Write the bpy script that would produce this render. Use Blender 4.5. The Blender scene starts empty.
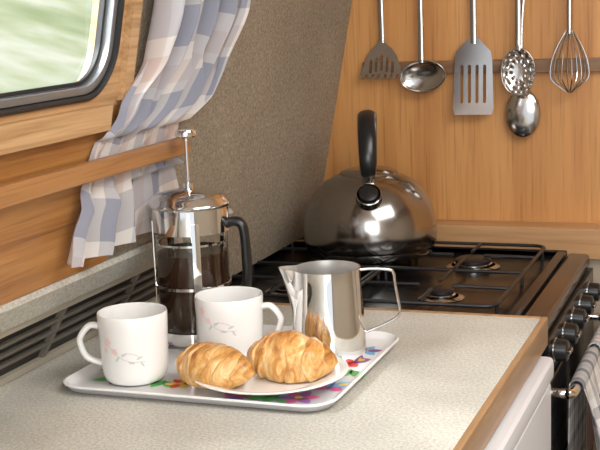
import bpy, bmesh, random
from math import *
from mathutils import Vector, Matrix, noise
random.seed(4)
SC=bpy.context.scene
COL=SC.collection
# ------------------------------------------------------------------ materials
def newmat(name):
    m=bpy.data.materials.new(name); m.use_nodes=True
    nt=m.node_tree; b=nt.nodes["Principled BSDF"]; return m,nt,b
def setp(b,**k):
    for n,v in k.items():
        n=n.replace("_"," ")
        if n in b.inputs: b.inputs[n].default_value=v
def plain(name,c,rough=.5,metal=0.,bump=0,bscale=200,coat=0,**k):
    m,nt,b=newmat(name); setp(b,Base_Color=(*c,1),Roughness=rough,Metallic=metal,Coat_Weight=coat,**k)
    tc=nt.nodes.new("ShaderNodeTexCoord"); n=nt.nodes.new("ShaderNodeTexNoise"); n.inputs["Scale"].default_value=bscale
    nt.links.new(tc.outputs["Object"],n.inputs["Vector"])
    if bump:
        bp=nt.nodes.new("ShaderNodeBump"); bp.inputs["Strength"].default_value=bump; bp.inputs["Distance"].default_value=.001
        nt.links.new(n.outputs[0],bp.inputs["Height"]); nt.links.new(bp.outputs[0],b.inputs["Normal"])
    return m
def ramp(nt,src,stops):
    r=nt.nodes.new("ShaderNodeValToRGB"); e=r.color_ramp.elements
    while len(e)<len(stops): e.new(.5)
    for i,(p,c) in enumerate(stops): e[i].position=p; e[i].color=(*c,1)
    nt.links.new(src,r.inputs[0]); return r.outputs[0]
def wood(name,c1,c2,c3,scale,rough=.4,fine=None):
    m,nt,b=newmat(name); tc=nt.nodes.new("ShaderNodeTexCoord"); mp=nt.nodes.new("ShaderNodeMapping")
    mp.inputs["Scale"].default_value=scale; nt.links.new(tc.outputs["Object"],mp.inputs[0])
    n=nt.nodes.new("ShaderNodeTexNoise"); n.inputs["Scale"].default_value=1; n.inputs["Detail"].default_value=6; n.inputs["Roughness"].default_value=.6
    n.inputs["Distortion"].default_value=.6
    nt.links.new(mp.outputs[0],n.inputs["Vector"])
    c=ramp(nt,n.outputs[0],[(.3,c1),(.5,c2),(.72,c3)])
    if fine:
        mp2=nt.nodes.new("ShaderNodeMapping"); mp2.inputs["Scale"].default_value=fine; nt.links.new(tc.outputs["Object"],mp2.inputs[0])
        n2=nt.nodes.new("ShaderNodeTexNoise"); n2.inputs["Scale"].default_value=1; n2.inputs["Detail"].default_value=2; nt.links.new(mp2.outputs[0],n2.inputs["Vector"])
        r2=ramp(nt,n2.outputs[0],[(.30,(.80,.75,.68)),(.45,(1,1,1)),(.8,(1.04,1.04,1.04))])
        mx=nt.nodes.new("ShaderNodeMix"); mx.data_type="RGBA"; mx.blend_type="MULTIPLY"; mx.inputs[0].default_value=1
        nt.links.new(c,mx.inputs[6]); nt.links.new(r2,mx.inputs[7]); c=mx.outputs[2]
    nt.links.new(c,b.inputs["Base Color"]); setp(b,Roughness=rough,Coat_Weight=.15,Coat_Roughness=.25)
    bp=nt.nodes.new("ShaderNodeBump"); bp.inputs["Strength"].default_value=.15; bp.inputs["Distance"].default_value=.0005
    nt.links.new(n.outputs[0],bp.inputs["Height"]); nt.links.new(bp.outputs[0],b.inputs["Normal"])
    return m
def speck(name,cols,scale,rough=.6,bump=.3,bd=.001,detail=4,big=None):
    m,nt,b=newmat(name); tc=nt.nodes.new("ShaderNodeTexCoord")
    n=nt.nodes.new("ShaderNodeTexNoise"); n.inputs["Scale"].default_value=scale; n.inputs["Detail"].default_value=detail; n.inputs["Roughness"].default_value=.7
    nt.links.new(tc.outputs["Object"],n.inputs["Vector"])
    c=ramp(nt,n.outputs[0],cols)
    if big:
        n2=nt.nodes.new("ShaderNodeTexNoise"); n2.inputs["Scale"].default_value=big; nt.links.new(tc.outputs["Object"],n2.inputs["Vector"])
        r2=ramp(nt,n2.outputs[0],[(.35,(.88,.88,.88)),(.65,(1.08,1.08,1.08))])
        mx=nt.nodes.new("ShaderNodeMix"); mx.data_type="RGBA"; mx.blend_type="MULTIPLY"; mx.inputs[0].default_value=1
        nt.links.new(c,mx.inputs[6]); nt.links.new(r2,mx.inputs[7]); c=mx.outputs[2]
    nt.links.new(c,b.inputs["Base Color"]); setp(b,Roughness=rough)
    bp=nt.nodes.new("ShaderNodeBump"); bp.inputs["Strength"].default_value=bump; bp.inputs["Distance"].default_value=bd
    nt.links.new(n.outputs[0],bp.inputs["Height"]); nt.links.new(bp.outputs[0],b.inputs["Normal"])
    return m
M={}
M["backwood"]=wood("honey_veneer",(.48,.21,.064),(.575,.275,.088),(.64,.325,.115),(22,22,1.4),.42,(240,240,7))
M["leftwood"]=wood("brown_plywood",(.18,.070,.017),(.36,.155,.042),(.48,.235,.072),(34,2.4,60),.34,(200,6,300))
M["trimwood"]=wood("light_oak_trim",(.38,.215,.09),(.53,.32,.155),(.64,.41,.21),(50,4,90),.4,(200,8,260))
M["railwood"]=wood("curtain_rail_wood",(.25,.11,.036),(.37,.175,.063),(.45,.23,.09),(60,4,60),.4,(200,8,260))
M["ledgewood"]=wood("ledge_wood",(.40,.21,.09),(.50,.28,.13),(.58,.34,.17),(4,60,60),.4)
M["darkrail"]=wood("walnut_strip",(.15,.07,.03),(.21,.105,.045),(.27,.145,.065),(5,80,80),.45)
M["edgewood"]=wood("worktop_edging",(.27,.15,.065),(.36,.21,.10),(.44,.27,.135),(60,6,60),.4)
M["fabric"]=speck("carpet_lining",[(.30,(.190,.150,.105)),(.5,(.300,.246,.178)),(.70,(.42,.355,.27))],240,.95,.7,.0015,3,big=5)
M["counter"]=speck("speckled_laminate",[(.34,(.38,.365,.32)),(.5,(.55,.53,.465)),(.66,(.68,.66,.60))],320,.42,.1,.0004,3,big=9)
M["greystrip"]=speck("grey_vinyl_strip",[(.35,(.36,.345,.30)),(.65,(.57,.55,.48))],240,.7,.3,.0005,3)
M["beige"]=plain("beige_plastic",(.46,.41,.33),.5)
M["darkslot"]=plain("dark_slot",(.03,.027,.022),.7)
M["slat"]=plain("grey_vent_slat",(.15,.13,.105),.5)
M["chrome"]=plain("chrome",(.83,.83,.82),.05,1)
M["innersteel"]=plain("inner_steel",(.80,.79,.77),.38,1)
M["steel"]=plain("polished_steel",(.62,.61,.60),.15,1)
M["kettle"]=plain("kettle_steel",(.37,.355,.34),.16,1,bump=.02,bscale=30)
M["black"]=plain("black_plastic",(.012,.012,.013),.28)
M["enamel"]=plain("black_enamel",(.008,.008,.009),.22,Specular_IOR_Level=.25)
M["iron"]=plain("cast_iron",(.012,.012,.013),.4,bump=.2)
M["brownsteel"]=plain("bronze_trim",(.045,.027,.019),.16,.2)
M["porcelain"]=plain("white_glaze",(.86,.855,.84),.12,coat=.4)
M["melamine"]=plain("white_melamine",(.87,.87,.87),.2,coat=.3)
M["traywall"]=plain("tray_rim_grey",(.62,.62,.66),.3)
M["whitepanel"]=plain("white_enamel_panel",(.74,.76,.80),.35)
M["rubber"]=plain("black_rubber",(.018,.018,.018),.5)
M["alu"]=plain("window_aluminium",(.34,.35,.36),.35,.7)
M["ceil"]=plain("ceiling_cream",(.72,.69,.63),.7)
M["floorm"]=wood("floor_vinyl",(.10,.06,.03),(.14,.085,.045),(.18,.11,.06),(4,30,4),.5)
M["cream"]=plain("cream_side",(.42,.34,.25),.6)
M["outer"]=plain("hull_grey",(.2,.2,.2),.8)
for n,c in dict(pink=(.86,.62,.60),greyleaf=(.58,.58,.57),red=(.72,.06,.05),green=(.10,.42,.10),yellow=(.88,.64,.10),blue=(.07,.14,.50),purple=(.26,.09,.32),magenta=(.66,.10,.28),sky=(.18,.46,.74)).items():
    M[n]=plain("print_"+n,c,.3)
M["coffee"]=plain("coffee",(.032,.013,.006),.08)
m,nt,b=newmat("clear_glass"); nt.nodes.remove(b)
tr=nt.nodes.new("ShaderNodeBsdfTransparent"); gl=nt.nodes.new("ShaderNodeBsdfGlossy"); gl.inputs["Roughness"].default_value=.02
lw=nt.nodes.new("ShaderNodeLayerWeight"); lw.inputs[0].default_value=.5
pw=nt.nodes.new("ShaderNodeMath"); pw.operation="POWER"; pw.inputs[1].default_value=3.5; nt.links.new(lw.outputs["Facing"],pw.inputs[0])
ma=nt.nodes.new("ShaderNodeMath"); ma.operation="MULTIPLY_ADD"; ma.inputs[1].default_value=.75; ma.inputs[2].default_value=.06; nt.links.new(pw.outputs[0],ma.inputs[0])
mx=nt.nodes.new("ShaderNodeMixShader"); tr.inputs[0].default_value=(.97,.98,.975,1)
nt.links.new(ma.outputs[0],mx.inputs[0]);nt.links.new(tr.outputs[0],mx.inputs[1]);nt.links.new(gl.outputs[0],mx.inputs[2])
nt.links.new(mx.outputs[0],nt.nodes["Material Output"].inputs[0]); M["glass"]=m
# croissant
m,nt,b=newmat("croissant_crust"); at=nt.nodes.new("ShaderNodeAttribute"); at.attribute_name="crust"
tc=nt.nodes.new("ShaderNodeTexCoord"); mp=nt.nodes.new("ShaderNodeMapping"); mp.inputs["Scale"].default_value=(2.0,.8,1.0); mp.inputs["Rotation"].default_value=(0,0,.3); nt.links.new(tc.outputs["Object"],mp.inputs[0])
n=nt.nodes.new("ShaderNodeTexNoise"); n.inputs["Scale"].default_value=38; n.inputs["Detail"].default_value=7; n.inputs["Roughness"].default_value=.64; n.inputs["Distortion"].default_value=1.5
nt.links.new(mp.outputs[0],n.inputs["Vector"])
ad=nt.nodes.new("ShaderNodeMath"); ad.operation="ADD"; nt.links.new(at.outputs["Fac"],ad.inputs[0])
ml=nt.nodes.new("ShaderNodeMath"); ml.operation="MULTIPLY_ADD"; ml.inputs[1].default_value=2.2; ml.inputs[2].default_value=-.92; nt.links.new(n.outputs[0],ml.inputs[0]); nt.links.new(ml.outputs[0],ad.inputs[1])
c=ramp(nt,ad.outputs[0],[(.0,(.86,.66,.38)),(.25,(.76,.47,.18)),(.58,(.60,.29,.07)),(1.0,(.31,.105,.02))])
nt.links.new(c,b.inputs["Base Color"]); setp(b,Roughness=.38,Coat_Weight=.25,Coat_Roughness=.25)
bp=nt.nodes.new("ShaderNodeBump"); bp.inputs["Strength"].default_value=.9; bp.inputs["Distance"].default_value=.0025
nt.links.new(n.outputs[0],bp.inputs["Height"]); nt.links.new(bp.outputs[0],b.inputs["Normal"]); M["crust"]=m
def plaid(name,base,band,line,pu,pv,fb=.47,fl=.4,wb=.36,weave=False):
    m,nt,b=newmat(name); uv=nt.nodes.new("ShaderNodeUVMap"); sp=nt.nodes.new("ShaderNodeSeparateXYZ"); nt.links.new(uv.outputs[0],sp.inputs[0])
    def mth(op,a,bv=None,cv=None):
        x=nt.nodes.new("ShaderNodeMath"); x.operation=op
        for i,v in enumerate((a,bv,cv)):
            if v is None: continue
            if isinstance(v,(int,float)): x.inputs[i].default_value=v
            else: nt.links.new(v,x.inputs[i])
        return x.outputs[0]
    def mix(f,a,c):
        x=nt.nodes.new("ShaderNodeMix"); x.data_type="RGBA"; nt.links.new(f,x.inputs[0])
        for i,v in ((6,a),(7,c)):
            if isinstance(v,tuple): x.inputs[i].default_value=(*v,1)
            else: nt.links.new(v,x.inputs[i])
        return x.outputs[2]
    fu=mth("FRACT",mth("DIVIDE",sp.outputs[0],pu)); fv=mth("FRACT",mth("DIVIDE",sp.outputs[1],pv))
    bu=mth("LESS_THAN",fu,wb); bv=mth("LESS_THAN",fv,wb)
    lu=mth("MULTIPLY",mth("GREATER_THAN",fu,.55),mth("LESS_THAN",fu,.80)); lv=mth("MULTIPLY",mth("GREATER_THAN",fv,.55),mth("LESS_THAN",fv,.80))
    f1=mth("MULTIPLY",mth("ADD",bu,bv),fb); f2=mth("MULTIPLY",mth("ADD",lu,lv),fl)
    c=mix(f1,mix(f2,base,line),band)
    nt.links.new(c,b.inputs["Base Color"]); setp(b,Roughness=.9)
    t=nt.nodes.new("ShaderNodeBsdfTranslucent"); nt.links.new(c,t.inputs[0]); ms=nt.nodes.new("ShaderNodeMixShader"); ms.inputs[0].default_value=.2
    nt.links.new(b.outputs[0],ms.inputs[1]); nt.links.new(t.outputs[0],ms.inputs[2]); nt.links.new(ms.outputs[0],nt.nodes["Material Output"].inputs[0])
    return m
M["curtain"]=plaid("plaid_cotton",(.72,.68,.65),(.19,.21,.30),(.60,.47,.42),.125,.105,.40,.46,.44)
M["towel"]=plaid("striped_cotton",(.80,.79,.78),(.30,.32,.38),(.65,.25,.18),.05,.9)
M["towel2"]=plaid("checked_cotton",(.90,.89,.87),(.10,.11,.15),(.55,.5,.5),.050,.050,.40,.25,.3)
# ------------------------------------------------------------------ mesh tools
class MB:
    def __init__(s,*mats): s.bm=bmesh.new(); s.mats=list(mats)
    def mi(s,m):
        if m not in s.mats: s.mats.append(m)
        return s.mats.index(m)
    def box(s,x0,x1,y0,y1,z0,z1,m,bev=.0,mat=None):
        r=bmesh.ops.create_cube(s.bm,size=1); vs=r["verts"]
        bmesh.ops.scale(s.bm,vec=(x1-x0,y1-y0,z1-z0),verts=vs); bmesh.ops.translate(s.bm,vec=((x0+x1)/2,(y0+y1)/2,(z0+z1)/2),verts=vs)
        fs=set(f for v in vs for f in v.link_faces)
        for f in fs: f.material_index=s.mi(m)
        if mat is not None: bmesh.ops.transform(s.bm,matrix=mat,verts=vs)
        if bev:
            es=list(set(e for f in fs for e in f.edges)); bmesh.ops.bevel(s.bm,geom=es,offset=bev,segments=3,affect="EDGES",profile=.6)
        return s
    def rings(s,rings,m,closed=True,cap0=False,cap1=False,mat=None):
        mi=s.mi(m); R=[]
        for ring in rings:
            R.append([s.bm.verts.new((mat@Vector(p)) if mat is not None else p) for p in ring])
        n=len(R[0])
        for a,b in zip(R,R[1:]):
            for i in range(n if closed else n-1):
                j=(i+1)%n
                try: f=s.bm.faces.new((a[i],a[j],b[j],b[i])); f.material_index=mi
                except ValueError: pass
        for c,ring,rev in ((cap0,R[0],True),(cap1,R[-1],False)):
            if c:
                f=s.bm.faces.new(list(reversed(ring)) if rev else ring); f.material_index=mi
        return s
    def lathe(s,prof,m,n=64,mat=None):
        rr=[]
        for r,z in prof:
            r=max(r,1e-5); rr.append([(r*cos(2*pi*i/n),r*sin(2*pi*i/n),z) for i in range(n)])
        return s.rings(rr,m,mat=mat)
    def sweep(s,pts,rad,m,n=12,side=None,closed=False,mat=None,box=False):
        P=[Vector(p) for p in pts]; k=len(P); rr=[]; prev=None
        for i,p in enumerate(P):
            if closed: t=P[(i+1)%k]-P[i-1]
            else: t=P[min(i+1,k-1)]-P[max(i-1,0)]
            t.normalize()
            if side is not None: sd=Vector(side); sd=(sd-t*sd.dot(t)).normalized()
            else:
                if prev is None:
                    prev=Vector((0,0,1)) if abs(t.z)<.9 else Vector((1,0,0))
                sd=(prev-t*prev.dot(t)).normalized(); prev=sd
            up=t.cross(sd); r=rad[i] if isinstance(rad,list) else rad
            a,b=(r if isinstance(r,tuple) else (r,r))
            if box:
                ring=[p+sd*(a*sx)+up*(b*sy) for sx,sy in ((-1,-1),(1,-1),(1,1),(-1,1))]
            else: ring=[p+sd*(a*cos(2*pi*q/n))+up*(b*sin(2*pi*q/n)) for q in range(n)]
            rr.append([tuple(v) for v in ring])
        if closed: rr.append(rr[0])
        return s.rings(rr,m,cap0=not closed,cap1=not closed,mat=mat)
    def poly(s,pts,m):
        f=s.bm.faces.new([s.bm.verts.new(p) for p in pts]); f.material_index=s.mi(m); return s
    def flat(s,outer,holes,th,m,fn):
        b=bmesh.new()
        for loop in [outer]+holes:
            vs=[b.verts.new((p[0],p[1],0)) for p in loop]
            for i in range(len(vs)): b.edges.new((vs[i],vs[(i+1)%len(vs)]))
        bmesh.ops.triangle_fill(b,edges=b.edges[:],use_beauty=True,use_dissolve=False)
        fs=b.faces[:]; r=bmesh.ops.extrude_face_region(b,geom=fs)
        bmesh.ops.translate(b,vec=(0,0,th),verts=[g for g in r["geom"] if isinstance(g,bmesh.types.BMVert)])
        mp={}; mi=s.mi(m)
        for v in b.verts: mp[v]=s.bm.verts.new(fn(*v.co))
        for f in b.faces:
            try: g=s.bm.faces.new([mp[v] for v in f.verts]); g.material_index=mi
            except ValueError: pass
        b.free(); return s
    def mesh(s,name,smooth=True,ang=35):
        bmesh.ops.remove_doubles(s.bm,verts=s.bm.verts,dist=1e-6)
        bmesh.ops.recalc_face_normals(s.bm,faces=s.bm.faces)
        me=bpy.data.meshes.new(name); s.bm.to_mesh(me); s.bm.free()
        for m in s.mats: me.materials.append(M[m])
        if smooth:
            me.polygons.foreach_set("use_smooth",[True]*len(me.polygons)); me.set_sharp_from_angle(angle=radians(ang))
        return me
def obj(name,data,parent=None,label=None,cat=None,loc=(0,0,0),rot=(0,0,0),group=None,struct=False):
    o=bpy.data.objects.new(name,data); COL.objects.link(o); o.location=loc; o.rotation_euler=rot
    if parent: o.parent=parent
    if label: o["label"]=label
    if cat and not parent: o["category"]=cat
    if group: o["group"]=group
    if struct: o["kind"]="structure"
    return o
def rrect(w,h,r,n=8,cx=0,cy=0):
    out=[]
    for sx,sy,a0 in ((1,1,0),(-1,1,90),(-1,-1,180),(1,-1,270)):
        for i in range(n+1):
            a=radians(a0+90*i/n); out.append((cx+sx*(w/2-r)+r*cos(a),cy+sy*(h/2-r)+r*sin(a)))
    return out
def spl(pts,n=8):
    P=[Vector(p) for p in pts]; out=[]
    for i in range(len(P)-1):
        a=P[max(i-1,0)];b=P[i];c=P[i+1];d=P[min(i+2,len(P)-1)]
        for k in range(n):
            t=k/n; out.append(.5*((2*b)+(c-a)*t+(2*a-5*b+4*c-d)*t*t+(3*b-a-3*c+d)*t**3))
    out.append(P[-1]); return out
# ------------------------------------------------------------------ room shell
YB=2.026
def wx(z): return -.724+.2025*(z-.976)
obj("wall_back",MB().box(-.95,1.25,YB,YB+.03,0,2.0,"backwood").mesh("wall_back",False),struct=True,label="honey-coloured wood veneer galley wall",cat="wall")
obj("floor",MB().box(-.95,1.25,-1.0,YB+.03,-.03,0,"floorm").mesh("floor",False),struct=True,label="dark brown vinyl floor",cat="floor")
obj("ceiling",MB().box(-.62,1.25,-1.0,YB+.03,1.95,1.98,"ceil").mesh("ceiling",False),struct=True,label="cream panelled ceiling",cat="ceiling")
obj("wall_right",MB().box(1.1,1.13,-1.0,YB,0,1.95,"cream").mesh("wall_right",False),struct=True,label="tan panelled side wall",cat="wall")
def leanbox(mb,y0,y1,z0,z1,m,o0=-.03,o1=0.):
    rr=[]
    for y in (y0,y1): rr.append([(wx(z0)+o0,y,z0),(wx(z0)+o1,y,z0),(wx(z1)+o1,y,z1),(wx(z1)+o0,y,z1)])
    return mb.rings(rr,m,cap0=True,cap1=True)
w=MB(); leanbox(w,1.24,1.60,1.018,1.95,"fabric"); leanbox(w,1.60,YB-.0005,.905,1.95,"fabric"); obj("wall_left",w.mesh("wall_left",False),struct=True,label="leaning cabin side lined with grey-beige textured carpet",cat="wall")
obj("wall_left_base",MB().box(-.86,-.80,-1.0,YB,0,1.03,"outer").mesh("wall_left_base",False),struct=True,label="unseen lower cabin side, added behind the units to block stray sun",cat="wall")  # slab added to seal the gap where sun leaked in at the worktop
w=MB()
leanbox(w,-1.0,1.2395,1.018,1.2,"leftwood",-.07,.003)
leanbox(w,-1.0,1.2395,1.52,1.95,"leftwood",-.03,.003)
leanbox(w,-1.0,.30,1.2,1.52,"leftwood",-.03,.003)
WC=.762
hole=rrect(.88,.288,.055,10,WC,1.358)
w.flat([(.30,1.2),(1.2395,1.2),(1.2395,1.52),(.30,1.52)],[hole],.033,"trimwood",lambda u,v,t:(wx(v)-.03+t,u,v))
obj("wall_left_panel",w.mesh("wall_left_panel",False),struct=True,label="orange plywood cabin side panel below the window",cat="wall panel")
fr=MB()
def ring2(w_,h_,r_,off):
    return [(wx(v)+off,u,v) for u,v in rrect(w_,h_,r_,10,WC,1.358)]
fr.rings([ring2(.886,.294,.058,-.02),ring2(.886,.294,.058,.007),ring2(.880,.288,.055,.009),ring2(.874,.282,.052,.007),ring2(.872,.280,.051,-.02)],"rubber")
win=obj("window_1",fr.mesh("window_1"),struct=True,label="round-cornered cabin window with black rubber surround",cat="window")
f2=MB(); f2.rings([ring2(.8715,.2795,.051,-.012),ring2(.8715,.2795,.051,.003),ring2(.856,.264,.045,.003),ring2(.854,.262,.044,-.012)],"alu"); obj("window_frame",f2.mesh("window_frame"),win,label="grey aluminium inner frame")
f3=MB(); f3.rings([ring2(.8535,.2615,.044,-.010),ring2(.8535,.2615,.044,-.006),ring2(.845,.253,.040,-.006),ring2(.845,.253,.040,-.010)],"rubber"); obj("window_seal",f3.mesh("window_seal"),win,label="black inner glazing seal")
f3=MB(); f3.poly(ring2(.8535,.2615,.044,-.0101),"glass"); obj("window_pane",f3.mesh("window_pane",False),win,label="clear glass pane")
t=MB(); leanbox(t,-.9,1.19,1.176,1.204,"trimwood",.0031,.016); obj("trim_1",t.mesh("trim_1",False),struct=True,label="light oak batten under the window",cat="trim")
t=MB(); leanbox(t,1.219,1.2385,1.206,1.94,"trimwood",.0031,.012); obj("trim_2",t.mesh("trim_2",False),struct=True,label="oak upright beside the window",cat="trim")
r=MB(); r.box(-.677,-.666,-.6,1.386,1.126,1.147,"railwood",.002)
r.box(-.71,-.677,.2,.215,1.13,1.142,"railwood")
obj("curtain_rail",r.mesh("curtain_rail"),label="flat wooden batten holding back the checked curtain",cat="curtain rail")
t=MB(); t.rings([[(-.80,y,1.0175),(-.712,y,1.0175),(-.7075,y,1.012),(-.728,y,.984),(-.80,y,.984)] for y in (-.6,1.60)],"greystrip",cap0=True,cap1=True)
obj("trim_3",t.mesh("trim_3",False),struct=True,label="grey textured strip between panel and vent",cat="trim")
v=MB()
def vp(t,y,o=0): return (-.735-.046*t+o,y,.983-.0815*t)
def vslab(mb,t0,t1,y0,y1,o0,o1,m):
    mb.rings([[vp(t0,y,o0),vp(t0,y,o1),vp(t1,y,o1),vp(t1,y,o0)] for y in (y0,y1)],m,cap0=True,cap1=True)
vslab(v,0,1,.4,1.599,-.02,-.008,"darkslot")
vslab(v,0,.14,.4,1.6,-.008,.0,"beige"); vslab(v,.88,1,.4,1.6,-.008,.0,"beige"); vslab(v,.14,.88,1.57,1.6,-.008,.0,"beige")
for i in range(7): vslab(v,.14,.88,.47+i*.18,.477+i*.18,-.008,-.0005,"slat")
for k in range(3):
    a=.275+.18*k; vslab(v,a,a+.06,.4,1.57,-.010,-.001,"slat")
obj("air_vent",v.mesh("air_vent",False),label="long beige vent grille with dark horizontal louvres beside worktop",cat="vent")
# ------------------------------------------------------------------ curtain
def interp(tab,z):
    tab=sorted(tab)
    if z<=tab[0][0]: return tab[0][1]
    for (a,b_),(c_,d) in zip(tab,tab[1:]):
        if z<=c_: k=(z-a)/(c_-a); k=k*k*(3-2*k); return b_+(d-b_)*k
    return tab[-1][1]
LE=[(1.03,1.108),(1.06,1.113),(1.136,1.156),(1.195,1.195),(1.25,1.242),(1.31,1.246),(1.6,1.252)]
RE=[(1.03,1.405),(1.06,1.412),(1.11,1.400),(1.136,1.376),(1.23,1.434),(1.31,1.460),(1.6,1.55)]
AM=[(1.03,.017),(1.09,.014),(1.118,.0033),(1.15,.0033),(1.2,.015),(1.3,.023),(1.6,.024)]
bm=bmesh.new(); uvl=bm.loops.layers.uv.new("UVMap"); NU,NV=260,120; G=[];U={}
for i in range(NU+1):
    u=i/NU; zb=1.037; row=[]
    for j in range(NV+1):
        z=1.60+(zb-1.60)*(j/NV); A=interp(AM,z)
        ph=u*2*pi*4.4+1.1*sin(u*6)+.35*sin(z*9+u*3)
        y=interp(LE,z)+(interp(RE,z)-interp(LE,z))*u+ .62*A*sin(ph*1+1.2)
        x=wx(z)+.006+A*1.02+A*(.85*sin(ph)+.15*sin(ph*2.1+z*8))
        if 1.108<z<1.164: x=min(x,-.6800)
        if z<1.112:
            k=min(1,max(0,(y-1.245)/.025)); x=min(x,-.660*(1-k)-.6955*k)
        vv=bm.verts.new((x,y,z)); U[vv]=(u*.48+.03,z+.02*sin(u*5)-.02); row.append(vv)
    G.append(row)
for i in range(NU):
    for j in range(NV):
        f=bm.faces.new((G[i][j],G[i+1][j],G[i+1][j+1],G[i][j+1])); f.smooth=True
        for l in f.loops: l[uvl].uv=U[l.vert]
me=bpy.data.meshes.new("curtain"); bm.to_mesh(me); bm.free(); me.materials.append(M["curtain"])
obj("curtain",me,label="gathered blue, cream and pink checked cotton curtain",cat="curtain")
# ------------------------------------------------------------------ worktop, cabinet, fridge
w=MB(); w.box(-.784,-.258,.35,1.521,.866,.9,"counter")
top=obj("worktop",w.mesh("worktop",False),label="speckled grey-beige laminate worktop with wooden edging",cat="worktop")
w=MB(); w.box(-.258,-.250,.35,1.53,.864,.9012,"edgewood",.002); w.box(-.784,-.258,1.521,1.53,.864,.9012,"edgewood",.002)
obj("edging",w.mesh("edging"),top,label="brown wooden edging strip")
w=MB(); w.box(-.78,-.27,.4,.78,0.001,.863,"whitepanel",.002); obj("base_cabinet",w.mesh("base_cabinet"),label="white base cabinet under the worktop",cat="cabinet")
w=MB(); w.box(-.78,-.262,.80,1.50,.05,.8625,"whitepanel",.003); w.box(-.76,-.28,.82,1.48,0.001,.05,"darkslot")
fg=obj("refrigerator",w.mesh("refrigerator"),label="small white built-in refrigerator under the worktop",cat="refrigerator")
w=MB(); w.box(-.2615,-.240,.805,1.495,.06,.828,"whitepanel",.006); dr=obj("door",w.mesh("door"),fg)
w=MB(); w.box(-.2615,-.236,.805,1.495,.832,.861,"whitepanel",.009); obj("control_panel",w.mesh("control_panel"),fg)
w=MB(); w.sweep(spl([(-.2405,1.25,.82),(-.224,1.25,.81),(-.224,1.25,.72),(-.2405,1.25,.70)],6),(.008,.004),"darkslot",side=(0,1,0)); obj("handle",w.mesh("handle"),dr,label="dark grey door handle")
# ------------------------------------------------------------------ cooker
w=MB(); w.box(-.765,-.262,1.5345,1.972,.04,.868,"enamel",.003)
ck=obj("gas_cooker",w.mesh("gas_cooker"),label="black enamel gas cooker with four burners",cat="cooker")
w=MB(); w.box(-.770,-.291,1.5345,1.972,.869,.887,"enamel",.004)
for a in ((-.770,-.291,1.5345,1.543),(-.770,-.291,1.963,1.972),(-.770,-.762,1.543,1.963),(-.306,-.291,1.543,1.963)): w.box(*a,.885,.895,"enamel",.003)
hob=obj("hob",w.mesh("hob"),ck)
w=MB(); w.box(-.290,-.255,1.5345,1.972,.869,.891,"brownsteel",.008); obj("front_trim",w.mesh("front_trim"),ck,label="glossy dark brown rounded front edge")
for bi,(bx,by,br) in enumerate(((-.645,1.655,.027),(-.645,1.862,.023),(-.42,1.655,.021),(-.42,1.862,.030))):
    w=MB(); w.lathe([(0,.887),(br+.010,.887),(br+.012,.888),(br+.007,.890),(br+.004,.8903),(br+.004,.887)],"steel",40,Matrix.Translation((bx,by,0)))
    w.lathe([(br,.887),(br,.893),(br-.003,.895),(0,.895)],"steel",40,Matrix.Translation((bx,by,0)))
    w.lathe([(br-.002,.895),(br-.002,.899),(br-.007,.9015),(0,.902)],"iron",40,Matrix.Translation((bx,by,0)))
    obj("burner",w.mesh("burner"),ck,label="gas burner with bright metal ring")
def grate(cx):
    w=MB(); x0,x1,y0,y1=cx-.105,cx+.105,1.552,1.952; zt=.9045; R=.0027
    loop=[(x,y,zt) for x,y in rrect(x1-x0,y1-y0,.02,6,cx,(y0+y1)/2)]
    w.sweep(loop,R,"iron",8,closed=True,side=(0,0,1)); w.sweep([(x0,1.754,zt),(x1,1.754,zt)],R,"iron",8)
    for by in (1.655,1.862):
        for dx,dy in ((1,0),(-1,0),(0,1),(0,-1)):
            w.sweep([(cx+dx*.105,by+dy*(.094 if dy*(by-1.75)<0 else .090),zt),(cx+dx*.024,by+dy*.024,zt+.0006)],R,"iron",8)
    for x in (x0+.002,x1-.002):
        for y in (y0+.02,1.754,y1-.02): w.sweep([(x,y,zt),(x,y,.887)],R,"iron",8)
    return w.mesh("pan_support")
for cx in (-.645,-.427): obj("pan_support",grate(cx),ck,label="black wire pan support")
w=MB(); w.box(-.262,-.250,1.5345,1.972,.815,.868,"enamel",.002); cp=obj("control_panel",w.mesh("control_panel"),ck)
for i in range(5):
    y=1.585+i*.082
    w=MB(); mt=Matrix.Translation((-.250,y,.842))@Matrix.Rotation(radians(90),4,"Y")
    w.lathe([(0,0),(.0175,0),(.0175,.001),(.0155,.002)],"steel",32,mt); w.lathe([(.0155,.0015),(.014,.016),(.011,.018),(0,.018)],"black",32,mt)
    w.box(-.0025,.0025,-.011,.011,.017,.022,"black",.001,mt)
    obj("knob",w.mesh("knob"),cp,label="round black control knob with steel skirt")
w=MB(); w.box(-.262,-.248,1.54,1.967,.30,.811,"enamel",.004); w.box(-.2485,-.246,1.58,1.927,.40,.68,"enamel")
od=obj("oven_door",w.mesh("oven_door"),ck)
RZ,RX=.793,-.222
w=MB(); w.sweep(spl([(-.249,1.555,RZ),(RX-.01,1.556,RZ),(RX,1.572,RZ),(RX,1.75,RZ),(RX,1.93,RZ),(RX-.01,1.95,RZ),(-.249,1.95,RZ)],6),.0065,"chrome",12); obj("handle",w.mesh("handle"),od,label="chrome oven door rail")
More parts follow.
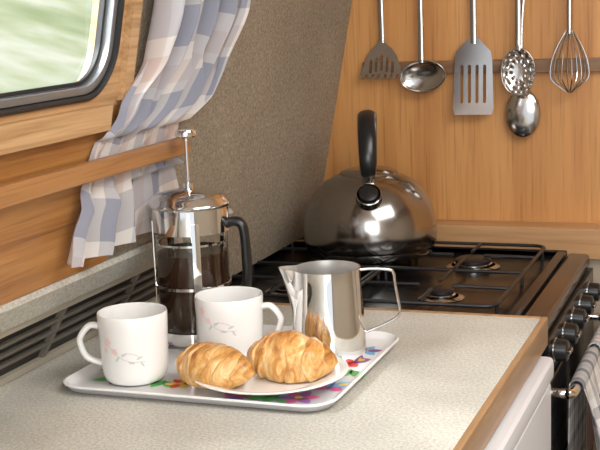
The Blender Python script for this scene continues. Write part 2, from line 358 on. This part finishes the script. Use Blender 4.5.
def towel(y0,y1,z0,mat,name,label,seed,xo=.0):
    bm=bmesh.new(); uvl=bm.loops.layers.uv.new("UVMap"); U={}; G=[]
    path=[(RX-.0125,.62)]+[(RX-.0100*cos(a*pi/8),RZ+.0100*sin(a*pi/8)) for a in range(9)]+[(RX+.0110+xo*min(1,k/4),RZ-(RZ-z0)*k/12) for k in range(1,13)]
    for i in range(41):
        u=i/40; row=[]
        for k,(x,z) in enumerate(path):
            amp=.0 if k<10 else .009*min(1,(k-9)/3)
            xx=x+amp*(1+sin(u*2*pi*2.5+seed+.1*k)); y=y0+(y1-y0)*u
            v_=bm.verts.new((xx,y,z)); U[v_]=(u*(y1-y0)*1.2,z+k*.001); row.append(v_)
        G.append(row)
    for i in range(40):
        for k in range(len(path)-1):
            f=bm.faces.new((G[i][k],G[i+1][k],G[i+1][k+1],G[i][k+1])); f.smooth=True
            for l in f.loops: l[uvl].uv=U[l.vert]
    me=bpy.data.meshes.new(name); bm.to_mesh(me); bm.free(); me.materials.append(M[mat])
    o=obj(name,me,label=label,cat="tea towel"); md=o.modifiers.new("s","SOLIDIFY"); md.thickness=.0015; md.offset=1; return o
towel(1.585,1.745,.45,"towel2","tea_towel","white tea towel with dark check hanging on oven rail",1.5,.018)
towel(1.765,1.92,.50,"towel","tea_towel.001","white tea towel with coloured stripes on oven rail",1.3,.030)
w=MB(); w.box(-.735,1.09,1.9755,YB-.0005,.88,.93,"ledgewood",.002); obj("rear_shelf",w.mesh("rear_shelf"),label="narrow wooden ledge behind the cooker",cat="shelf")
w=MB(); w.box(-.72,1.09,1.99,YB-.001,0,.879,"cream"); obj("trim_4",w.mesh("trim_4",False),struct=True,label="boxed-in wall base under the ledge",cat="trim")
# ------------------------------------------------------------------ tray
TX,TY=-.553,1.243
w=MB()
def tr(wd,hd,r,z): return [(x,y,z) for x,y in rrect(wd,hd,r,8)]
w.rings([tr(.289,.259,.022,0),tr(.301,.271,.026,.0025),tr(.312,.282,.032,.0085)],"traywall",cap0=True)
w.rings([tr(.312,.282,.032,.0085),tr(.315,.285,.034,.0092),tr(.315,.285,.034,.0105),tr(.310,.280,.031,.0110),tr(.299,.269,.025,.0055),tr(.289,.259,.02,.0035)],"melamine",cap1=True)
def blob(mb,cx,cy,a,b,rot,m,z,n=14,tip=False):
    pts=[]
    for i in range(n):
        t=2*pi*i/n
        x=a*cos(t); y=b*sin(t)*((1-abs(cos(t))**3) if tip else 1)
        pts.append((cx+x*cos(rot)-y*sin(rot),cy+x*sin(rot)+y*cos(rot),z))
    mb.poly(pts,m)
zz=[.0037]
cyc=[0]
def motif(cx,cy,s,kind):
    cols=["red","purple","blue","magenta","yellow","sky"]; z0=zz[0]; zz[0]+=.00001; cyc[0]+=1
    if kind=="leaf":
        for k in range(3): blob(w,cx+(k-1)*s*.8,cy,s*.95,s*.42,.5+k*.9,"green",z0,tip=True)
    elif kind=="butterfly":
        c=random.sample(cols,3)
        for sx in (-1,1):
            blob(w,cx+sx*s*.55,cy+s*.35,s*.7,s*.48,sx*.6,c[0],z0,tip=True); blob(w,cx+sx*s*.42,cy-s*.45,s*.5,s*.36,-sx*.6,c[1],z0+.00006,tip=True)
            blob(w,cx+sx*s*.6,cy+s*.38,s*.3,s*.2,sx*.6,c[2],z0+.0001)
        blob(w,cx,cy,s*.1,s*.7,0,"blue",z0+.00013)
    else:
        c=cols[cyc[0]%6]; c2=cols[(cyc[0]+2)%6]
        for k in range(6):
            a=k*2*pi/6+.3; blob(w,cx+cos(a)*s*.5,cy+sin(a)*s*.5,s*.52,s*.27,a,c if k%2 else c2,z0,tip=True)
        blob(w,cx,cy,s*.2,s*.2,0,"yellow",z0+.00012)
for x,y,s,k in ((-.120,-.050,.021,"leaf"),(-.106,-.088,.018,"leaf"),(-.056,-.090,.015,"leaf"),(-.032,-.084,.018,"flower"),(-.006,-.074,.015,"butterfly"),
    (.082,-.108,.016,"leaf"),(.110,-.098,.023,"flower"),(.130,-.054,.020,"butterfly"),(.130,-.008,.018,"leaf"),(.118,.034,.022,"butterfly"),(.126,.080,.021,"flower"),(.090,.104,.017,"butterfly"),(.03,.112,.015,"leaf"),(-.03,.105,.015,"flower"),(-.122,.035,.018,"flower"),(-.12,.085,.018,"leaf"),(.045,-.112,.014,"butterfly")):
    motif(x,y,s,k)
obj("serving_tray",w.mesh("serving_tray"),label="white melamine tray with colourful flower and butterfly border",cat="tray",loc=(TX,TY,.9003))
ZT=.9003+.0043
# ------------------------------------------------------------------ plate
w=MB(); w.lathe([(r*1.06,z) for r,z in [(0,.0005),(.042,.0005),(.043,0),(.046,0),(.048,.002),(.066,.0085),(.079,.0125),(.0800,.0135),(.079,.0142),(.065,.0105),(.050,.0045),(.044,.0035),(0,.0035)]],"porcelain",96)
PX,PY=-.491,1.186
obj("plate",w.mesh("plate",ang=60),label="white porcelain plate holding two croissants on the tray",cat="plate",loc=(PX,PY,ZT+.0002))
# ------------------------------------------------------------------ mugs
def rprof(prof,z):
    for (r0,z0),(r1,z1) in zip(prof,prof[1:]):
        if z0<=z<=z1 and z1>z0: return r0+(r1-r0)*(z-z0)/(z1-z0)
    return prof[-1][0]
def mug(loc,hang,H,R,design,label):
    e=obj("mug",None,label=label,cat="mug",loc=loc,group="floral tea mugs on the tray")
    outer=[(R*.76,0),(R*.82,.0015),(R*.885,.005),(R*.925,.010),(R*.945,.018),(R*.96,.03),(R*.975,.045),(R*.99,H*.8),(R,H-.002)]
    prof=[(0,.002),(R*.70,.002),(R*.74,0)]+outer+[(R-.0008,H),(R-.0022,H-.0005),(R*.94,H-.004),(R*.93,H*.6),(R*.89,.02),(R*.78,.007),(0,.006)]
    w=MB(); w.lathe(prof,"porcelain",80)
    def P(u,v,off=.00035):
        r=rprof(outer,v)+off; a=u/R; return (r*cos(a),r*sin(a),v)
    for kind,u,v,a,b,rot,m in design:
        u0=u
        if kind=="petal":
            pts=[]
            for i in range(14):
                t=2*pi*i/14; x=a*cos(t); y=b*sin(t); pts.append(P(u0+x*cos(rot)-y*sin(rot),v+x*sin(rot)+y*cos(rot)))
            w.poly(pts,m)
        else:
            n=14; L=[];Rr=[]
            for i in range(n+1):
                t=i/n; x=a*t; y=b*sin(pi*t)
                px=u0+x*cos(rot)-y*sin(rot); py=v+x*sin(rot)+y*cos(rot)
                wd=.00038
                L.append(P(px-wd*sin(rot),py+wd*cos(rot),.0003)); Rr.append(P(px+wd*sin(rot),py-wd*cos(rot),.0003))
            w.rings([L,Rr],m,closed=False)
    obj("body",w.mesh("body",ang=60),e,label="white glazed mug body with printed floral sprig")
    h=MB(); zt,zb=H*.80,H*.30; r0=R*.965
    pts=spl([(r0-.002,0,zt),(r0+.010,0,zt+.001),(r0+.020,0,zt-.010),(r0+.021,0,(zt+zb)/2),(r0+.014,0,zb+.004),(r0-.004,0,zb-.004)],8)
    h.sweep(pts,(.0055,.0036),"porcelain",14,side=(0,1,0)); hd=obj("handle",h.mesh("handle"),e,rot=(0,0,hang))
    return e
def sprig(c,v,s_=1):
    d=[("stem",c-.022,v+.012,.048,-.007,-.42,"greyleaf"),("stem",c-.006,v+.001,.022,.003,-.15,"greyleaf")]
    for k,(du,dv,s) in enumerate(((-.022,.014,.0046),(-.013,.004,.0034),(-.026,.004,.0030))):
        for q in range(5):
            a=q*2*pi/5+k; d.append(("petal",c+du+cos(a)*s*.62,v+dv+sin(a)*s*.62,s*.55,s*.40,a,"pink"))
    for du,dv,r in ((-.002,.001,.6),(.006,-.008,-.2),(.015,-.003,.4),(.018,-.010,-1),(-.010,-.004,.9)):
        d.append(("petal",c+du,v+dv,.0038,.0011,r,"greyleaf"))
    return d
R1=.0385
a1=radians(-62)
mug((-.641,1.163,ZT+.0003),radians(180+24),.0765,R1,sprig((a1-radians(14))*R1,.036),"white mug with pink floral sprig at the tray's front corner")
mug((-.570,1.2635,ZT+.0003),radians(12),.0745,.0395,sprig((a1-radians(24))*.0395,.048),"white mug with pink flowers between cafetiere and milk jug")
# ------------------------------------------------------------------ croissants
def croissant(loc,rz,L,R,bend,seed,label,skew=.3,hz=.92):
    rnd=random.Random(int(seed*10))
    br=[-1.05]
    while br[-1]<1.05: br.append(br[-1]+rnd.uniform(.18,.42))
    hts=[rnd.uniform(.6,1.2) for _ in br]
    bm=bmesh.new(); lay=bm.verts.layers.float.new("crust"); NT,NA=260,90; rr=[]
    for i in range(NT+1):
        t=-1+2*i/NT; ang=t*bend; rad=L/2/max(bend,.01)
        cx=rad*sin(ang); cy=rad*(1-cos(ang)); base=R*(max(0,1-abs(t)**1.9))**.64
        ring=[]
        for a in range(NA):
            th=2*pi*a/NA
            wob=noise.noise(Vector((t*2.5,cos(th)*1.4,sin(th)*1.4+seed)))
            tt=t+skew*.5*sin(th+seed)*(1 if t<0 else -1)*.5*min(1,abs(t)*4)+.13*wob
            k=0
            while k<len(br)-2 and tt>br[k+1]: k+=1
            w_=br[k+1]-br[k]; q=(tt-br[k])/w_; q=min(1,max(0,q))
            if (br[k]+br[k+1])/2<0: q=1-q
            saw=(1-q)
            edge=min(1,q/.12); edge=edge*edge*(3-2*edge)
            fl=(q*3.0+wob*2)%1.0
            step=.125*hts[k]*(saw*edge-.40)*min(1,(1-abs(t))*4)-.012*fl*min(1,(1-abs(t))*4)
            p=Vector((cx*30,cos(th)*1.2+seed,sin(th)*1.2)); nz=noise.noise(p)*.13+noise.noise(p*2.6)*.040+noise.noise(p*6)*.012
            r=base*(1+step+nz)
            y=r*cos(th)*1.08; z=r*sin(th)*hz
            z=max(z,-.60*R*.9*min(1,(base/R)*1.3))
            v=bm.verts.new((cx+y*sin(-ang),cy+y*cos(ang),z)); v[lay]=max(0,min(1,.10+.45*edge*saw*(.5+.5*max(-.3,sin(th)))+nz*1.2+.25*max(0,sin(th))-.07*fl)); ring.append(v)
        rr.append(ring)
    for a,b in zip(rr,rr[1:]):
        for i in range(NA):
            j=(i+1)%NA; f=bm.faces.new((a[i],a[j],b[j],b[i])); f.smooth=True
    bm.faces.new(list(reversed(rr[0]))); bm.faces.new(rr[-1])
    for _ in range(2): bmesh.ops.smooth_vert(bm,verts=bm.verts,factor=.5,use_axis_x=True,use_axis_y=True,use_axis_z=True)
    zmin=min(v.co.z for v in bm.verts); bmesh.ops.translate(bm,vec=(0,0,-zmin),verts=bm.verts)
    bmesh.ops.recalc_face_normals(bm,faces=bm.faces)
    me=bpy.data.meshes.new("croissant"); bm.to_mesh(me); bm.free(); me.materials.append(M["crust"])
    return obj("croissant",me,label=label,cat="croissant",loc=loc,rot=(0,0,rz),group="croissants on the plate")
zc=ZT+.0050
croissant((-.5455,1.158,zc),radians(-20),.106,.0285,.40,1.3,"golden baked croissant lying beside the front mug")
croissant((-.4720,1.200,zc),radians(-4),.106,.0310,.22,4.1,"golden flaky croissant leaning beside its twin",hz=.98)
# ------------------------------------------------------------------ cafetiere
PXX,PYY=-.6425,1.324
fp=obj("french_press",None,label="glass and chrome cafetiere of black coffee on the tray",cat="french press",loc=(PXX,PYY,ZT+.0003),rot=(0,0,0))
w=MB(); w.lathe([(0,.006),(.040,.006),(.0435,.010),(.0440,.165)],"glass",64); obj("glass_beaker",w.mesh("glass_beaker"),fp,label="clear glass beaker")
w=MB(); w.lathe([(0,.008),(.039,.008),(.0422,.012),(.0422,.110),(0,.110)],"coffee",64); obj("coffee",w.mesh("coffee"),fp,label="dark brown coffee")
w=MB()
def band(z0,z1,r=.0455):
    w.lathe([(r-.001,z0),(r+.0006,z0+.0005),(r+.0006,z1-.0005),(r-.001,z1),(r-.001,z0)],"chrome",64)
band(.003,.018); band(.135,.166); band(.069,.0735)
for a in (-150,-58,60,150):
    mt=Matrix.Rotation(radians(a),4,"Z"); w.box(.0450,.0466,-.0048,.0048,.003,.15,"chrome",.0004,mt)
w.lathe([(.0,.003),(.046,.003),(.046,.005),(0,.005)],"chrome",64)
for a in (-120,-30,60,150):
    mt=Matrix.Rotation(radians(a),4,"Z"); w.box(.036,.046,-.005,.005,0,.004,"chrome",.0005,mt)
obj("frame",w.mesh("frame"),fp,label="chrome frame with bands and upright straps")
w=MB(); w.lathe([(.0435,.163),(.0480,.166),(.0490,.1685),(.0480,.171),(.0465,.1720),(.0450,.175),(.041,.179),(.032,.183),(.018,.1855),(.006,.1865),(.006,.193),(0,.193)],"chrome",64); obj("lid",w.mesh("lid"),fp,label="domed chrome lid")
w=MB(); w.sweep([(0,0,.12),(0,0,.250)],.0022,"chrome",12); w.lathe([(0,.243),(.004,.243),(.0048,.247),(.0105,.2475),(.0120,.249),(.0122,.2535),(.011,.256),(.006,.257),(0,.2573)],"chrome",40)
w.lathe([(0,.121),(.041,.121),(.041,.1235),(0,.1235)],"chrome",48)
obj("plunger",w.mesh("plunger"),fp,label="chrome plunger rod with round knob")
w=MB(); w.sweep(spl([(.044,0,.143),(.053,0,.146),(.061,0,.144),(.0655,0,.134),(.0670,0,.104),(.0665,0,.074),(.060,0,.062),(.046,0,.061)],8),(.0080,.0060),"black",14,side=(0,1,0)); obj("handle",w.mesh("handle"),fp,label="squared black plastic handle",rot=(0,0,radians(10)))
# ------------------------------------------------------------------ milk jug
jg=obj("milk_jug",None,label="polished stainless steel milk jug with wire handle",cat="milk jug",loc=(-.460,1.292,ZT+.0003),rot=(0,0,radians(18)))
w=MB(); H=.104; prof=[(.030,0),(.0405,.001),(.0428,.005),(.0430,.012),(.0424,.03),(.0404,.060),(.0388,.085),(.0383,.095),(.0386,H)]
n=144
def jring(r,z):
    out=[]
    for i in range(n):
        a=2*pi*i/n; d=atan2(sin(a-pi),cos(a-pi)); k=max(0,1-abs(d)/.50); k=(k*k*(3-2*k))**1.2
        s=max(0,min(1,(z-.050)/(H-.050))); s=s**1.3; rad=r+.0165*k*s
        out.append((rad*cos(a),rad*sin(a),z+.0015*k*s))
    return out
def rp(z): return rprof(prof,z)
Z_=[0,.001,.005,.012]+[.03+i*.0037 for i in range(20)]+[H]
w.rings([jring(.028,0)]+[jring(rp(z),z) for z in Z_[1:]]+[jring(rp(H)-.0012,H)],"chrome",cap0=True)
w.rings([jring(rp(H)-.0012,H)]+[jring(rp(z)-.0012,z) for z in reversed(Z_[3:-1])],"innersteel",cap1=True); obj("body",w.mesh("body",ang=50),jg)
w=MB()
w.sweep(spl([(.0365,0,.100),(.050,0,.101),(.070,0,.0995),(.0755,0,.095),(.0770,0,.082),(.0815,0,.054),(.0815,0,.048),(.076,0,.042),(.060,0,.034),(.0415,0,.027)],6),.0017,"steel",10,side=(0,1,0))
obj("handle",w.mesh("handle"),jg,label="thin bent steel wire handle")
# ------------------------------------------------------------------ kettle
kt=obj("kettle",None,label="domed steel whistling kettle with black handle on hob",cat="kettle",loc=(-.582,1.848,.9079),rot=(0,0,radians(17)))
w=MB(); prof=[(0,0),(.094,0),(.099,.002),(.1015,.008),(.1015,.013),(.1035,.016),(.1052,.024),(.1055,.042),(.1025,.062),(.096,.081),(.085,.099),(.071,.113),(.056,.122),(.047,.1255),(.046,.127)]
P3=spl([(r,0,z) for r,z in prof[5:]],5); w.lathe(prof[:5]+[(p.x,p.z) for p in P3],"kettle",96); obj("body",w.mesh("body",ang=30),kt)
w=MB(); w.lathe([(.0455,.1265),(.0450,.129),(.038,.1325),(.022,.136),(.010,.137),(0,.1372)],"kettle",64); w.lathe([(.008,.136),(.007,.142),(.010,.146),(.009,.151),(0,.152)],"black",32); obj("lid",w.mesh("lid"),kt)
w=MB(); dr_=Vector((0,-.74,.67)).normalized()
p0=Vector((0,-.073,.090)); mt=Matrix.Translation(p0)@dr_.to_track_quat("Z","Y").to_matrix().to_4x4()
w.lathe([(.023,-.006),(.0215,.008),(.019,.017),(.0180,.023),(.0195,.025),(.0180,.0258),(.0150,.020)],"kettle",40,mt); sp=obj("spout",w.mesh("spout"),kt)
w=MB(); w.lathe([(.0150,.0200),(.0150,.026),(.0135,.029),(.009,.0305),(0,.031)],"black",40,mt); obj("whistle_cap",w.mesh("whistle_cap"),kt,label="black whistle cap over the spout")
w=MB(); hp=spl([(0,-.062,.130),(0,-.069,.148),(0,-.065,.170),(0,-.051,.195),(0,-.028,.211),(0,.004,.216),(0,.036,.205),(0,.060,.180),(0,.074,.145),(0,.080,.119),(0,.080,.096)],6)
nn=len(hp); rad=[]
for i in range(nn):
    t=i/(nn-1); g=sin(pi*t)**.5 if 0<t<1 else 0
    rad.append((.0100+.0050*g,.0045+.0055*g))
w.sweep(hp,rad,"black",18,side=(1,0,0)); obj("handle",w.mesh("handle"),kt,label="broad arched black plastic handle")
for nm,pp in (("f",[(0,-.056,.114),(0,-.060,.124),(0,-.066,.140)]),("b",[(0,.090,.078),(0,.086,.093),(0,.080,.109)])):
    w=MB(); w.sweep(spl(pp,5),(.010,.003),"steel",12,side=(1,0,0)); obj("bracket",w.mesh("bracket"),kt,label="steel handle bracket")
# ------------------------------------------------------------------ utensils
w=MB(); w.box(-.640,-.230,YB-.012,YB-.0003,1.176,1.198,"darkrail",.002); obj("utensil_rail",w.mesh("utensil_rail"),label="narrow dark wooden strip on the wood wall",cat="rail")
w=MB(); w.box(-.640,-.18,YB-.010,YB-.0003,1.405,1.43,"darkrail",.002)
hk=obj("hook_rail",w.mesh("hook_rail"),label="upper wooden strip with steel hooks for utensils",cat="rail")
UY=YB-.0145
G_="steel kitchen utensils hanging on the wall"
def hook(x,y=UY):
    h=MB(); h.sweep(spl([(x,YB-.009,1.416),(x,(YB-.009+y)/2,1.414),(x,y-.003,1.410),(x,y-.007,1.403),(x,y-.004,1.396),(x,y+.003,1.394)],5),.0014,"steel",8); obj("hook",h.mesh("hook"),hk)
def handle(mb,pts,wd):
    mb.sweep(spl(pts,6),wd,"steel",12,side=(1,0,0))
def ueye(mb,x=0,y=0):
    mb.sweep([(x+.0062*cos(a*pi/8),y,1.3905+.0062*sin(a*pi/8)) for a in range(16)],.0016,"steel",8,closed=True,side=(0,1,0))
def utensil(name,label,x,y=UY): return obj(name,None,label=label,cat="kitchen utensil",loc=(x,y,0),group=G_)
def rslot(cx,cy,w_,h_,n=5): return rrect(w_,h_,min(w_,h_)*.49,n,cx,cy)
TOP=1.385
u=utensil("spaghetti_server","steel slotted server with curved toothed head",-.604)
w=MB(); outer=[(-.005,1.236),(.005,1.236),(.008,1.228),(.017,1.221),(.026,1.208),(.033,1.190),(.036,1.176)]
for i in range(7):
    xx=.0355-i*.0108; outer+=[(xx,1.170),(xx-.0045,1.170),(xx-.0045,1.178),(xx-.008,1.178)]
outer=outer[:-2]+[(-.036,1.178),(-.033,1.190),(-.026,1.208),(-.017,1.221),(-.008,1.228)]
w.flat(outer,[rslot(i*.0095,1.197-abs(i)*.003,.0045,.026-abs(i)*.002) for i in (-2,-1,0,1,2)],.0014,"steel",lambda a,b,c:(a,c-.0007-.012*max(0,(1.215-b)/.045)**2,b))
obj("head",w.mesh("head",ang=20),u); w=MB(); handle(w,[(0,.000,1.230),(0,0,1.26),(-.001,0,1.33),(-.002,0,TOP)],(.0052,.002)); ueye(w,-.002); obj("handle",w.mesh("handle"),u); hook(-.606)
def bowl(a,b,d,holes=None,n=40,m=10,flip=1):
    w=MB(); bm=w.bm; mi=w.mi("steel"); R_=[]
    for j in range(m+1):
        s=j/m; rr=sin(s*pi/2); dep=d*cos(s*pi/2)
        R_.append([bm.verts.new((a*rr*cos(2*pi*i/n) if j else 0,dep*flip,b*rr*sin(2*pi*i/n) if j else 0)) for i in range(n if j else 1)])
    for i in range(n): bm.faces.new((R_[0][0],R_[1][i],R_[1][(i+1)%n]))
    for j in range(1,m):
        for i in range(n):
            if holes and holes(i,j): continue
            bm.faces.new((R_[j][i],R_[j+1][i],R_[j+1][(i+1)%n],R_[j][(i+1)%n]))
    return w
u=utensil("ladle","polished steel soup ladle hanging on the wall",-.531,UY-.012)
o=obj("bowl",bowl(.039,.027,.011).mesh("bowl"),u,loc=(0,-.002,1.174),rot=(radians(8),radians(-6),0)); md=o.modifiers.new("s","SOLIDIFY"); md.thickness=.0012
w=MB(); handle(w,[(-.002,-.004,1.197),(-.003,.0,1.215),(-.004,.006,1.26),(-.006,.012,1.33),(-.006,.012,TOP)],(.0048,.002)); ueye(w,-.006,.012); obj("handle",w.mesh("handle"),u); hook(-.537)
u=utensil("slotted_spatula","steel slotted fish slice with rectangular blade",-.448)
w=MB(); outer=[(-.006,1.236),(.006,1.236),(.016,1.226),(.029,1.212),(.031,1.200),(.034,1.120),(.031,1.110),(-.031,1.110),(-.034,1.120),(-.031,1.200),(-.029,1.212),(-.016,1.226)]
w.flat(outer,[rslot(k*.0125,1.160,.0052,.062) for k in (-1.5,-.5,.5,1.5)],.0014,"steel",lambda a,b,c:(a,c-.0007-.01*max(0,(1.236-b)/.12),b))
obj("blade",w.mesh("blade",ang=20),u); w=MB(); handle(w,[(0,-.001,1.225),(0,0,1.245),(0,0,1.33),(0,0,TOP)],(.0054,.002)); ueye(w); obj("handle",w.mesh("handle"),u); hook(-.448)
u=utensil("slotted_spoon","steel spoon with perforated oval bowl",-.371,UY-.022)
o=obj("bowl",bowl(.0275,.038,.012,lambda i,j:(j in (4,7) and i%6<3) or (j==10 and i%4<2),n=72,m=14).mesh("bowl"),u,loc=(0,-.004,1.180)); md=o.modifiers.new("s","SOLIDIFY"); md.thickness=.001
w=MB(); handle(w,[(0,-.003,1.215),(0,.000,1.235),(0,.0,1.33),(0,.0,TOP)],(.0052,.002)); ueye(w); obj("handle",w.mesh("handle"),u); hook(-.371,UY-.022)
u=utensil("serving_spoon","polished steel serving spoon with deep oval bowl",-.3685)
o=obj("bowl",bowl(.0290,.0400,.010,flip=-1).mesh("bowl"),u,loc=(0,.000,1.110),rot=(0,radians(2),0)); md=o.modifiers.new("s","SOLIDIFY"); md.thickness=.0012
w=MB(); handle(w,[(0,-.001,1.146),(-.001,.000,1.165),(-.002,.000,1.25),(.010,.0,TOP)],(.004,.0018)); ueye(w,.010,.0); obj("handle",w.mesh("handle"),u); hook(-.3585,UY)
u=utensil("balloon_whisk","steel wire balloon whisk with tubular handle",-.291,UY-.017)
for k in range(6):
    w=MB(); a=k*pi/6+.2; pts=[]
    for q in range(21):
        t=q/20; s=-1 if t<.5 else 1; h=abs(2*t-1); ph=(1-h)
        rr=.004+.0265*sin(pi*min(1,ph*.72)) if ph<.72 else (.004+.0265*sin(pi*.72*.72))*cos((ph-.72)/.28*pi/2)
        pts.append((s*rr*cos(a),s*rr*sin(a)*.52,1.245-.100*ph))
    w.sweep(spl(pts,3),.0010,"steel",6); obj("wire_loop",w.mesh("wire_loop"),u)
w=MB(); w.sweep(spl([(0,0,1.238),(0,0,1.25),(0,0,1.30),(0,0,TOP)],5),.0052,"steel",14); ueye(w); obj("handle",w.mesh("handle"),u); hook(-.291,UY-.017)
# ------------------------------------------------------------------ outside the window
m,nt,b=newmat("lawn"); tc=nt.nodes.new("ShaderNodeTexCoord")
n=nt.nodes.new("ShaderNodeTexNoise"); n.inputs["Scale"].default_value=.9; n.inputs["Detail"].default_value=3
nt.links.new(tc.outputs["Object"],n.inputs["Vector"]); c=ramp(nt,n.outputs[0],[(.34,(.17,.24,.11)),(.5,(.30,.35,.22)),(.66,(.50,.52,.46))]); nt.links.new(c,b.inputs["Base Color"]); setp(b,Roughness=.9); M["lawn"]=m
w=MB(); w.rings([[(-1.2,y,0),(-1.2,y,.3),(-3.5,y,.45),(-7,y,1.7),(-11,y,2.6),(-14,y,2.6),(-14,y,0)] for y in (-3,4,9,14,20,40)],"lawn",cap0=True,cap1=True)
obj("grass_bank",w.mesh("grass_bank",True,60),label="pale sunlit grass bank outside the window",cat="grass bank")
# ------------------------------------------------------------------ lights / world
def area(name,loc,target,size,en,col):
    l=bpy.data.lights.new(name,"AREA"); l.shape="RECTANGLE"; l.size,l.size_y=size; l.energy=en; l.color=col
    o=bpy.data.objects.new(name,l); COL.objects.link(o); o.location=loc; o.rotation_euler=(Vector(target)-Vector(loc)).to_track_quat("-Z","Y").to_euler(); return o
area("overhead_fill",(.15,1.0,1.93),(-.25,1.25,.9),(.9,1.1),25,(1,.985,.96))  # overhead area light added for soft general brightness, no fitting seen
area("camera_fill",(.45,-.85,1.65),(-.5,1.5,.95),(1.1,1.1),26,(1,.99,.97))  # soft fill added behind the camera, not a source in the galley
area("window_daylight",(-1.2,.85,1.6),(-.4,1.3,.9),(.9,.6),40,(.93,.97,1))
s=bpy.data.lights.new("sun","SUN"); s.energy=4.6; s.angle=.05; s.color=(1,.98,.94); so=bpy.data.objects.new("sun",s); COL.objects.link(so); so.rotation_euler=(Vector((-.7,.15,-.75))).to_track_quat("-Z","Y").to_euler()
wd=bpy.data.worlds.new("world"); SC.world=wd; wd.use_nodes=True; wd.node_tree.nodes["Background"].inputs[0].default_value=(.90,.95,1,1); wd.node_tree.nodes["Background"].inputs[1].default_value=1.1
# ------------------------------------------------------------------ camera
f,ph,th,ro=1240,radians(10.39),radians(20.77),radians(2.25)
F=Vector((-sin(th),cos(th),0));Rr=Vector((cos(th),sin(th),0));Zv=Vector((0,0,1))
fw=cos(ph)*F-sin(ph)*Zv; up=sin(ph)*F+cos(ph)*Zv
Rv=cos(ro)*Rr-sin(ro)*up; Uv=sin(ro)*Rr+cos(ro)*up
cam=bpy.data.cameras.new("camera"); cam.sensor_width=36; cam.lens=36*f/600; cam.clip_start=.02
co=bpy.data.objects.new("camera",cam); COL.objects.link(co)
mw=Matrix((( Rv.x,Uv.x,-fw.x,0),(Rv.y,Uv.y,-fw.y,0),(Rv.z,Uv.z,-fw.z,1.31),(0,0,0,1))); co.matrix_world=mw
SC.camera=co
try: SC.view_settings.view_transform="Standard"
except Exception: pass
